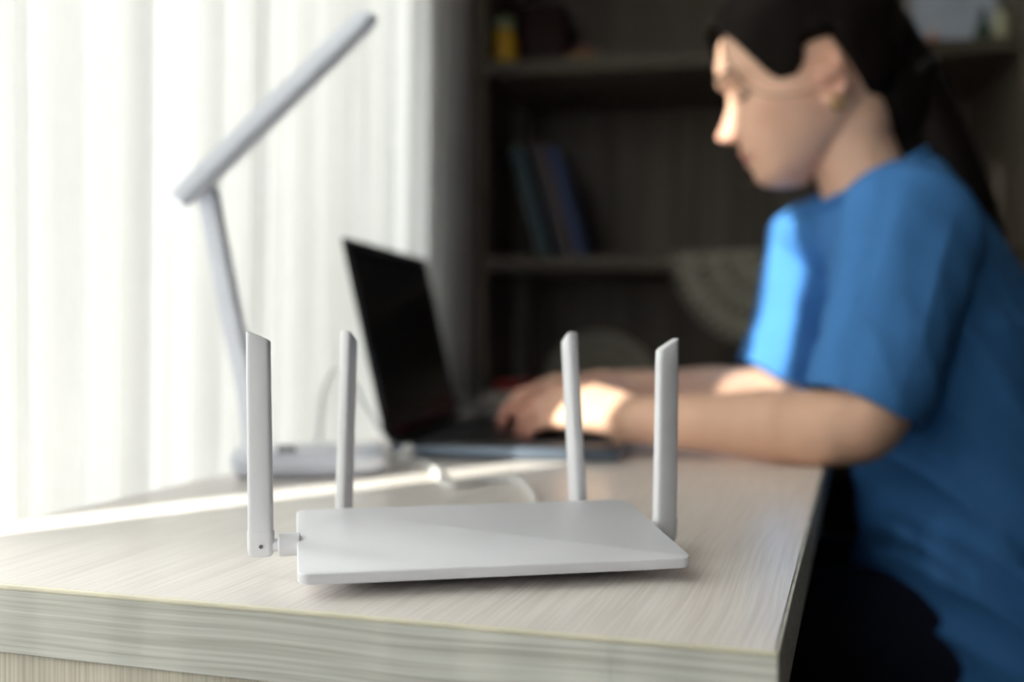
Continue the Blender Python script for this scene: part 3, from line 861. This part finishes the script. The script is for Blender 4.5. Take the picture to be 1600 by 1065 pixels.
# ears
def ear(side):
    q = MB()
    B = Matrix.Rotation(R(-14), 4, 'Y')                 # ear leans back
    E = HM @ Matrix.Translation((-.009, side * .0735, -.001)) @ Matrix.Scale(.93, 4) @ Matrix.Rotation(side * R(-24), 4, 'Z') @ B
    def el(a, k=1.0):
        return Vector((.0165 * k * math.cos(a) + (.003 if math.sin(a) > 0 else -.002), 0, (.034 if math.sin(a) > 0 else .030) * k * math.sin(a)))
    q.tube([E @ (el(R(a)) + Vector((0, side * .004, 0))) for a in range(-60, 236, 12)], [.0042] * 25, 10, 1)
    q.tube([E @ (el(R(a), .62) + Vector((0, side * .001, 0))) for a in range(20, 250, 14)], [.0036] * 17, 8, 1)
    q.loft([[E @ (el(2 * PI * k / 24, .95) + Vector((0, o, 0))) for k in range(24)] for o in (side * -.004, side * .001)])
    q.ball(E @ Vector((-.001, side * .002, -.0295)), .0085, 12, 8)
    q.tube([E @ Vector((.014, side * .002, .004)), E @ Vector((.013, side * .003, -.006)), E @ Vector((.008, side * .002, -.016))], [.0042, .005, .0042], 8, 3)
    q.tube([E @ Vector((.004, side * -.012, 0)), E @ Vector((0, side * -.002, 0))], [(.024, .012), (.020, .011)], 12, 1)
    return q
for sd2 in (1, -1):
    e = ear(sd2); body.add(e.v, e.f)
# neck and torso
YB = 1.295
neck0 = HM @ Vector((-.028, 0, -.010)); 
body.tube([HM @ Vector((-.032, 0, .0)), HM @ Vector((-.030, 0, -.045)), Vector((.402, YB, 1.105)), Vector((.418, YB, 1.06)), Vector((.430, YB, 1.03))], [(.052, .056), (.050, .056), (.049, .053), (.050, .056), (.048, .055)], 24, 5, up=(0, 1, 0))
def sec(xc, zc, a, b_, tilt, n=40, ex=2.1, y=YB):
    out = []
    for k in range(n):
        t = 2 * PI * k / n; c, s = math.cos(t), math.sin(t)
        x = a * math.copysign(abs(c) ** (2 / ex), c); yy = b_ * math.copysign(abs(s) ** (2 / ex), s)
        out.append(Vector((xc + x, y + yy, zc + tilt * x)))
    return out
def turn(rings, ang=R(30), angs=None):
    # torso faces the desk edge: turned about the spine
    res = []
    for i, r in enumerate(rings):
        c = sum(r, Vector()) / len(r)
        if angs: ang = R(angs[i])
        res.append([c + Matrix.Rotation(-ang, 3, 'Z') @ (p - c) for p in r])
    return res
body.loft(turn([sec(.565, .47, .09, .15, 0), sec(.565, .55, .09, .155, 0), sec(.558, .66, .08, .14, 0), sec(.54, .76, .075, .135, 0), sec(.51, .88, .075, .15, .1), sec(.475, .97, .065, .145, .25), sec(.448, 1.015, .05, .115, .45), sec(.432, 1.045, .045, .065, .6)]))
# arms
E_L = at(1352, 682, 1.065) ; E_L.z = max(E_L.z, .788)
W_L = at(1004, 656, 1.155)
S_L = Vector((.428, 1.135, 1.005))
E_R = Vector((.345, 1.435, .795)); W_R = at(960, 611, 1.345); S_R = Vector((.428, 1.455, 1.005))
def arm(sh, el, wr):
    body.tube([sh, sh.lerp(el, .5), el.lerp(sh, .12)], [(.046, .046), (.044, .044), (.039, .040)], 18, 6)
    fore = wr - el
    body.tube([el.lerp(sh, .22), el.lerp(sh, .05) + fore * .012, el + fore * .12, el + fore * .36, el + fore * .7, wr, wr + fore * .09], [(.040, .040), (.040, .038), (.0385, .0385), (.0375, .0380), (.030, .0315), (.0255, .0265), (.026, .027)], 20, 6, up=(0, 1, 0))
arm(S_L, E_L, W_L); arm(S_R, E_R, W_R)
# hands
TIPS = []
def hand(wr, kn, up, thumb, pose, drop):
    """wr wrist centre, kn knuckle centre (middle finger), up back-of-hand normal, thumb direction across the palm"""
    f = (kn - wr).normalized()
    s = (Vector(thumb) - f * f.dot(Vector(thumb))).normalized()
    u = s.cross(f) if s.cross(f).dot(Vector(up)) > 0 else f.cross(s)
    L = (kn - wr).length
    # palm: wide flat loft
    rings = []
    for t, w, th, du in ((-.10, .0255, .0225, 0), (.10, .0275, .020, .001), (.35, .034, .0175, .003), (.65, .040, .0155, .004), (.9, .0415, .0140, .003), (1.02, .0395, .0115, .001), (1.07, .034, .008, 0)):
        c = wr + f * (L * t) + u * du
        rings.append([c + s * (w * math.copysign(abs(math.cos(a)) ** .8, math.cos(a))) + u * (th * math.copysign(abs(math.sin(a)) ** .9, math.sin(a))) for a in [2 * PI * k / 20 for k in range(20)]])
    body.loft(rings)
    # heel of the hand
    body.ball(wr + f * (L * .22) + s * .014 - u * .008, (.018, .018, .013), 12, 8)
    offs = (.029, .0095, -.0105, -.0285); lens = (.070, .078, .073, .057); rad = (.0088, .0090, .0085, .0076)
    back = (-.004, 0.0, -.004, -.011)
    for i in range(4):
        o, ln, r = offs[i], lens[i], rad[i]
        root = wr + f * (L + back[i]) + s * o
        a = pose[i]
        d0 = f * math.cos(a[0]) - u * math.sin(a[0]) + s * (o * 3.4)
        d0.normalize()
        p1 = root + d0 * (ln * .46)
        d1 = (f * math.cos(a[0] + a[1]) - u * math.sin(a[0] + a[1]) + s * (o * 3.0)).normalized()
        p2 = p1 + d1 * (ln * .30)
        d2 = (f * math.cos(a[0] + a[1] + a[2]) - u * math.sin(a[0] + a[1] + a[2]) + s * (o * 2.6)).normalized()
        p3 = p2 + d2 * (ln * .22)
        body.tube([root - d0 * .022 - u * .001, root + u * .0015, root.lerp(p1, .5), p1 + u * .0008, p1.lerp(p2, .5), p2 + u * .0004, p3], [r * 1.02, r * 1.10, r * .98, r * 1.0, r * .90, r * .90, r * .74], 12, 4)
        TIPS.append(p3)
    t0 = wr + f * (L * .20) + s * .022 - u * .006
    t1 = wr + f * (L * .52) + s * .043 - u * .014
    t2 = t1 + (f * .80 + s * .45 - u * .35).normalized() * .032
    t3 = t2 + (f * .95 + s * .05 - u * .32).normalized() * .024
    body.tube([t0, t1, t2, t3], [.0145, .0125, .0105, .0082], 12, 5)
    TIPS.append(t3)
tp = [(R(16), R(28), R(20)), (R(17), R(30), R(20)), (R(15), R(30), R(18)), (R(12), R(28), R(18))]
K_L = at(884, 634, 1.185)
hand(W_L + (K_L - W_L) * .06, K_L, (0.05, -.45, .88), (-.1, .88, .47), tp, 0)
K_R = at(846, 610, 1.30)
tp2 = [(R(14), R(24), R(16)), (R(15), R(26), R(16)), (R(18), R(30), R(18)), (R(20), R(32), R(18))]
hand(W_R + (K_R - W_R) * .06, K_R, (0, .15, .97), (-.15, -.95, .2), tp2, 0)
# legs, seated, under the desk
for y in (YB - .10, YB + .10):
    body.tube([(.50, y, .53), (.34, y, .54), (.12, y + (y - YB) * .3, .533)], [(.076, .066), (.070, .062), (.055, .055)], 18, 5, up=(0, 1, 0))
    body.tube([(.13, y + (y - YB) * .3, .54), (.14, y + (y - YB) * .3, .34), (.17, y + (y - YB) * .3, .09)], [(.056, .056), (.052, .055), (.036, .036)], 16, 5, up=(0, 1, 0))
    body.tube([(.18, y + (y - YB) * .3, .06), (.10, y + (y - YB) * .3, .045), (0.0, y + (y - YB) * .32, .03)], [(.034, .034), (.036, .028), (.034, .016)], 14, 4, up=(0, 1, 0))

def fuse(name, mb, voxel, smooth_it, post=None):
    """one continuous skin over everything in mb"""
    me = mb.mesh(name + '_tmp')
    o = bpy.data.objects.new(name + '_tmp', me); COL.objects.link(o)
    md = o.modifiers.new('r', 'REMESH'); md.mode = 'VOXEL'; md.voxel_size = voxel
    if smooth_it:
        ms = o.modifiers.new('s', 'SMOOTH'); ms.factor = 0.5; ms.iterations = smooth_it
    dg = bpy.context.evaluated_depsgraph_get(); dg.update()
    out = bpy.data.meshes.new_from_object(o.evaluated_get(dg))
    out.name = name
    bpy.data.objects.remove(o, do_unlink=True); bpy.data.meshes.remove(me)
    return out
def coords(me):
    a = np.empty(len(me.vertices) * 3); me.vertices.foreach_get('co', a); return a.reshape(-1, 3)
def normals(me):
    a = np.empty(len(me.vertices) * 3); me.vertex_normals.foreach_get('vector', a); return a.reshape(-1, 3)
bme = fuse('body', body, .0027, 3)
# natural reddening of fingers, nose, cheek and ear: an attribute the skin material reads
co = coords(bme)
loc = np.linalg.inv(np.array(HM)) @ np.c_[co, np.ones(len(co))].T
hf, hl, hu = loc[0], loc[1], loc[2]
g = np.zeros(len(co))
for t in TIPS:
    g = np.maximum(g, .9 * np.exp(-np.linalg.norm(co - np.array(t), axis=1) ** 2 / .034 ** 2))
g = np.maximum(g, .7 * np.exp(-((hf - .11) ** 2 + hl ** 2 + (hu + .018) ** 2) / .018 ** 2))
g = np.maximum(g, .4 * np.exp(-((hf - .06) ** 2 + (np.abs(hl) - .05) ** 2 + (hu + .02) ** 2) / .024 ** 2))
g = np.maximum(g, .55 * np.exp(-((hf + .008) ** 2 + (hu) ** 2) / .035 ** 2) * (np.abs(hl) > .066) * (np.abs(hl) < .14))
at_ = bme.attributes.new('blush', 'FLOAT', 'POINT'); at_.data.foreach_set('value', g.astype(np.float32))
lipd = np.exp(-(hl / .021) ** 4) * (hf > .07)
lip = lipd * np.clip(1 - np.abs(hu + .0550) / (.0115 - np.abs(hl) * .28), 0, 1) ** .5
at2 = bme.attributes.new('lips', 'FLOAT', 'POINT'); at2.data.foreach_set('value', np.nan_to_num(lip).astype(np.float32))
def skin_material():
    m = mat('skin', (0.82, 0.51, 0.365), 0.48, 0.35, var=.05, scale=60, bump=.12, bscale=700, sss=0.12)
    nt = m.node_tree; L = nt.links.new
    b = nt.nodes['Principled BSDF']
    src = b.inputs['Base Color'].links[0].from_socket
    for an, col in (('blush', (0.66, 0.30, 0.23, 1)), ('lips', (0.50, 0.17, 0.15, 1))):
        a = nt.nodes.new('ShaderNodeAttribute'); a.attribute_name = an
        mx = nt.nodes.new('ShaderNodeMix'); mx.data_type = 'RGBA'
        L(a.outputs['Fac'], mx.inputs[0]); L(src, mx.inputs[6]); mx.inputs[7].default_value = col
        src = mx.outputs[2]
    L(src, b.inputs['Base Color'])
    return m
M['skin'] = skin_material()
obj('body', bme, M['skin'], person, 0, pinv)
bme.shade_smooth()

# eyes (lowered lids): lash line, a sliver of eye, brow
M['hair'] = mat('dark_hair', (0.007, 0.0045, 0.0035), 0.65, 0.12, var=.5, scale=120)
M['eye'] = mat('eye_white', (0.16, 0.11, 0.09), 0.3, 0.4)
def surf(u, l, lift):
    # point on the face surface at height u and lateral l
    lo, hi = 0.0, PI / 2
    for _ in range(30):
        md = (lo + hi) / 2
        if abs(head_pt(u, md)[1]) < abs(l): lo = md
        else: hi = md
    f, ll, uu = head_pt(u, lo)
    return HM @ Vector((f + lift, math.copysign(abs(ll), l) , uu))
for s in (1, -1):
    q = MB(); q.ball(surf(.0135, s * .031, -.0092), .0105, 16, 10); obj('eye', q, M['eye'], person, 60, pinv)
    q = MB(); q.tube([surf(.0125 - .0025 * math.sin(PI * t), s * (.018 + .027 * t), .0012 + .002 * math.sin(PI * t)) for t in np.linspace(0, 1, 9)], [.0006] + [.0015] * 7 + [.0006], 6, 1); obj('eyelashes', q, M['hair'], person, 60, pinv)
    q = MB(); q.tube([surf(.0385 + .006 * math.sin(PI * (.25 + .6 * t)), s * (.013 + .037 * t), .0008) for t in np.linspace(0, 1, 9)], [.0012] + [(.0028, .0014)] * 5 + [(.002, .0012), (.0014, .001), .0006], 6, 1); obj('eyebrow', q, M['hair'], person, 60, pinv)

# hair: a cap over the skull down to the hairline, strands and a low ponytail
HX = [-.12, -.085, -.07, -.055, -.045, -.034, -.026, -.020, .010, .016, .026, .044, .054, .063, .070, .078, .087, .13]
HY = [-.075, -.070, -.064, -.050, -.036, -.008, .018, .034, .034, .014, .003, .004, .014, .034, .056, .080, .091, .092]
def hair_off(u, th):
    f, l, uu = head_pt(u, th, 0, False)
    h = float(np.interp(f, HX, HY))
    d = (uu - h) / .016
    k = min(1, max(0, d)); k = k * k * (3 - 2 * k)
    thick = .010 + .010 * min(1, max(0, (uu - .02) / .06)) + .006 * min(1, max(0, (-f - .02) / .05))
    wav = .0012 * math.sin(46 * (u * 1.6 + f * .9)) + .0008 * math.sin(90 * (u * 1.1 - f))
    return -.007 + (thick + .007 + wav) * k
hq = head_mesh(fn=hair_off, feat=False, rows=110, seg=150)
hb = MB(); hb.add([HM @ Vector(p) for p in hq.v], hq.f)
hairroot = obj('hair', hb, M['hair'], person, 60, pinv)
q = MB()
q.tube([HM @ Vector((-.075, 0, .045)), at(1408, 108, 1.295), at(1442, 170, 1.295), at(1474, 245, 1.285), at(1508, 310, 1.275), at(1540, 372, 1.275), at(1556, 430, 1.28)], [(.052, .052), (.038, .040), (.034, .036), (.036, .036), (.033, .030), (.024, .020), (.008, .007)], 24, 8)
for i, v in enumerate(q.v):
    p = Vector(v); a = math.sin(i * 2.399) * .0012
    q.v[i] = (p.x + a, p.y - a, p.z)
q.tube([HM @ Vector((-.062, 0, .01)), HM @ Vector((-.078, 0, -.035)), at(1428, 215, 1.30), at(1470, 275, 1.29)], [(.05, .056), (.046, .05), (.036, .038), (.02, .024)], 20, 6)
obj('ponytail', q, M['hair'], hairroot, 60, pinv)
q = MB(); q.tube([Vector(at(1416, 122, 1.295)) + Vector((.037 * math.cos(a) * .75, .038 * math.sin(a), .037 * math.cos(a) * .55)) for a in np.linspace(0, 2 * PI, 25)[:-1]], .006, 8, 1, closed=True); obj('hair_tie', q, M['black_plastic'], hairroot, 60, pinv)
for k, pts in enumerate([[(.082, .018, .092), (.090, .030, .070), (.090, .042, .045), (.080, .055, .018), (.062, .068, -.002), (.030, .0775, -.012), (.010, .080, -.012)], [(.083, .024, .092), (.090, .036, .066), (.087, .047, .040), (.078, .056, .012)]]):
    q = MB(); q.tube([HM @ Vector(p) for p in pts], [.0007] + [.0006] * (len(pts) - 2) + [.0004], 6, 5); obj('strand', q, M['hair'], hairroot, 60, pinv)
# earring
M['gold'] = mat('gold', (0.85, 0.62, 0.30), 0.25, 0.5, metal=1.0)
E1 = HM @ Vector((-.004, .0785, -.0345))
q = MB(); q.tube([E1 + Vector((.006 * math.cos(a), -.002 + .001 * math.cos(a), .0065 * math.sin(a))) for a in np.linspace(0, 2 * PI, 19)[:-1]], .0022, 8, 1, closed=True); obj('earring', q, M['gold'], person, 60, pinv, label='small gold hoop earring')

# t-shirt
shirt = MB()
shirt.loft(turn([sec(.575, .465, .140, .205, 0, ex=2.7), sec(.575, .53, .135, .202, 0, ex=2.7), sec(.566, .64, .118, .190, 0, ex=2.7), sec(.552, .76, .110, .185, 0, ex=2.7), sec(.522, .88, .108, .188, .1, ex=2.6), sec(.482, .965, .096, .188, .22), sec(.454, 1.012, .082, .162, .4), sec(.436, 1.042, .070, .105, .5), sec(.425, 1.060, .062, .070, .54), sec(.424, 1.054, .054, .062, .54), sec(.428, 1.024, .050, .060, .5)], angs=[42, 42, 42, 41, 37, 29, 18, 8, 0, 0, 0]))
def sleeve(n0, sh, mid, hem, nrm, w, t, wdir):
    nrm = Vector(nrm).normalized(); wdir = Vector(wdir); wdir = (wdir - nrm * nrm.dot(wdir)).normalized(); td = nrm.cross(wdir)
    def rg(c, a, b_, n_=None):
        return [c + wdir * (a * math.cos(k)) + td * (b_ * math.sin(k)) for k in [2 * PI * i / 28 for i in range(28)]]
    def rg2(c, ax, a, b_):
        ax = ax.normalized(); wd = (wdir - ax * ax.dot(wdir)).normalized(); tt = ax.cross(wd)
        return [c + wd * (a * math.cos(k)) + tt * (b_ * math.sin(k)) for k in [2 * PI * i / 28 for i in range(28)]]
    shirt.loft([rg2(n0, sh - n0, .052, .060), rg2(n0.lerp(sh, .6), mid - n0, .072, .066), rg2(sh + (sh - n0).normalized() * .012, mid - n0, .076, .066), rg2(mid, hem - sh, w * 1.03, t * 1.0), rg(hem - nrm * .02, w * 1.0, t), rg(hem, w * 1.02, t * 1.02), rg(hem, w * .94, t * .93), rg(hem - nrm * .03, w * .92, t * .9)])
H_L = at(1347, 640, 1.085)
sleeve(Vector((.440, 1.235, 1.022)), Vector((.418, 1.142, .998)), Vector((.386, 1.108, .905)), H_L, (-.42, -.10, -.90), .0610, .058, (1, 0, -.5))
H_R = Vector((.352, 1.435, .815))
sleeve(Vector((.440, 1.355, 1.022)), Vector((.418, 1.448, .998)), Vector((.388, 1.450, .905)), H_R, (-.50, -.05, -.86), .062, .058, (1, 0, -.55))
sme = fuse('t_shirt', shirt, .0042, 6)
co = coords(sme); no = normals(sme)
x, y, z = co[:, 0], co[:, 1], co[:, 2]
def ridges(ax, freq, ph, cen, rad, amp, sharp=1.6):
    """soft folds: ridged sine along ax, fading away from cen"""
    t = (co @ np.array(ax)) * freq + ph + 1.1 * np.sin(co @ np.array((13.0, 17.0, 9.0)))
    wv = 1 - np.abs(np.sin(t)) ** (1 / sharp)
    d = np.sum(((co - np.array(cen)) / np.array(rad)) ** 2, axis=1)
    return amp * wv * np.exp(-d)
disp = np.zeros(len(co))
disp += ridges((.75, .2, .62), 52, .3, (.47, 1.15, .70), (.14, .25, .16), .011)
disp += ridges((.55, .1, .83), 60, 1.2, (.52, 1.15, .58), (.16, .25, .12), .012)
disp += ridges((.8, -.1, -.55), 58, .8, (.41, 1.12, .93), (.06, .10, .07), .007)
disp += ridges((.9, .2, -.3), 62, 2.0, (.36, 1.25, .88), (.08, .16, .12), .008)
disp += ridges((.9, .0, .25), 66, .5, (.36, 1.08, .84), (.06, .08, .06), .005)
disp += ridges((.85, .1, .3), 60, 1.5, (.36, 1.45, .87), (.08, .09, .10), .006)
disp += .0016 * np.sin(co @ np.array((70, 40, 25))) * np.sin(co @ np.array((20, 50, 65)))
hemk = np.exp(-((co - np.array(H_L)) @ np.array((-.42, -.10, -.90))) ** 2 / .014 ** 2)
co2 = co + no * (disp * (1 - .6 * np.clip(hemk, 0, 1)))[:, None]
sme.vertices.foreach_set('co', co2.ravel()); sme.update()
M['shirt'] = mat('blue_cotton', (0.068, 0.225, 0.55), 0.9, 0.15, var=.08, scale=25, bump=.25, bscale=1500)
so = obj('t_shirt', sme, M['shirt'], person, 0, pinv); sme.shade_smooth()
q = MB(); q.tube([Vector(p) for p in sec(.425, 1.062, .0605, .068, .54, 40)], (.0042, .0075), 10, 1, closed=True, up=(0, 0, 1)); obj('collar', q, M['shirt'], so, 60, pinv)
def hemring(H, nrm, w, t, wdir, r):
    nrm = Vector(nrm).normalized(); wdir = Vector(wdir); wdir = (wdir - nrm * nrm.dot(wdir)).normalized(); td = nrm.cross(wdir)
    q = MB(); q.tube([H - nrm * .019 + wdir * (w * math.cos(k)) + td * (t * math.sin(k)) for k in [2 * PI * i / 36 for i in range(36)]], r, 6, 1, closed=True); return q
obj('sleeve_hem', hemring(H_L, (-.42, -.10, -.90), .0602, .0572, (1, 0, -.5), .0014), M['shirt'], so, 60, pinv)
obj('sleeve_hem', hemring(H_R, (-.50, -.05, -.86), .0612, .0572, (1, 0, -.55), .0014), M['shirt'], so, 60, pinv)

# trousers and shoes
M['denim'] = mat('dark_denim', (0.012, 0.016, 0.03), 0.85, 0.15, bump=.2, bscale=900)
tq = MB()
tq.loft(turn([sec(.575, .462, .118, .180, 0), sec(.575, .54, .118, .178, 0), sec(.570, .60, .100, .165, 0)], ang=R(42)))
for y in (YB - .10, YB + .10):
    k = (y - YB) * .3
    tq.tube([(.50, y, .532), (.34, y, .542), (.12, y + k, .535)], [(.088, .074), (.082, .072), (.066, .064)], 20, 5, up=(0, 1, 0))
    tq.tube([(.125, y + k, .545), (.14, y + k, .34), (.172, y + k, .10)], [(.066, .066), (.064, .066), (.055, .055)], 18, 5, up=(0, 1, 0), round_ends=False)
tme = fuse('trousers', tq, .006, 4); obj('trousers', tme, M['denim'], person, 0, pinv); tme.shade_smooth()
for y in (YB - .10, YB + .10):
    k = (y - YB) * .32
    q = MB()
    q.tube([(.205, y + k, .052), (.15, y + k, .056), (.07, y + k, .046), (-.025, y + k, .034)], [(.040, .046), (.043, .048), (.044, .042), (.038, .027)], 18, 5, up=(0, 1, 0))
    sme2 = obj('shoe', q, mat('shoe_leather', (0.03, 0.03, 0.03), .6, .3), person, 60, pinv)
    q = MB(); q.box((.09, y + k, .008), (.27, .088, .0155), .007, 3); obj('sole', q, mat('shoe_sole', (0.3, 0.3, 0.3), .7, .3), sme2, 45, pinv)
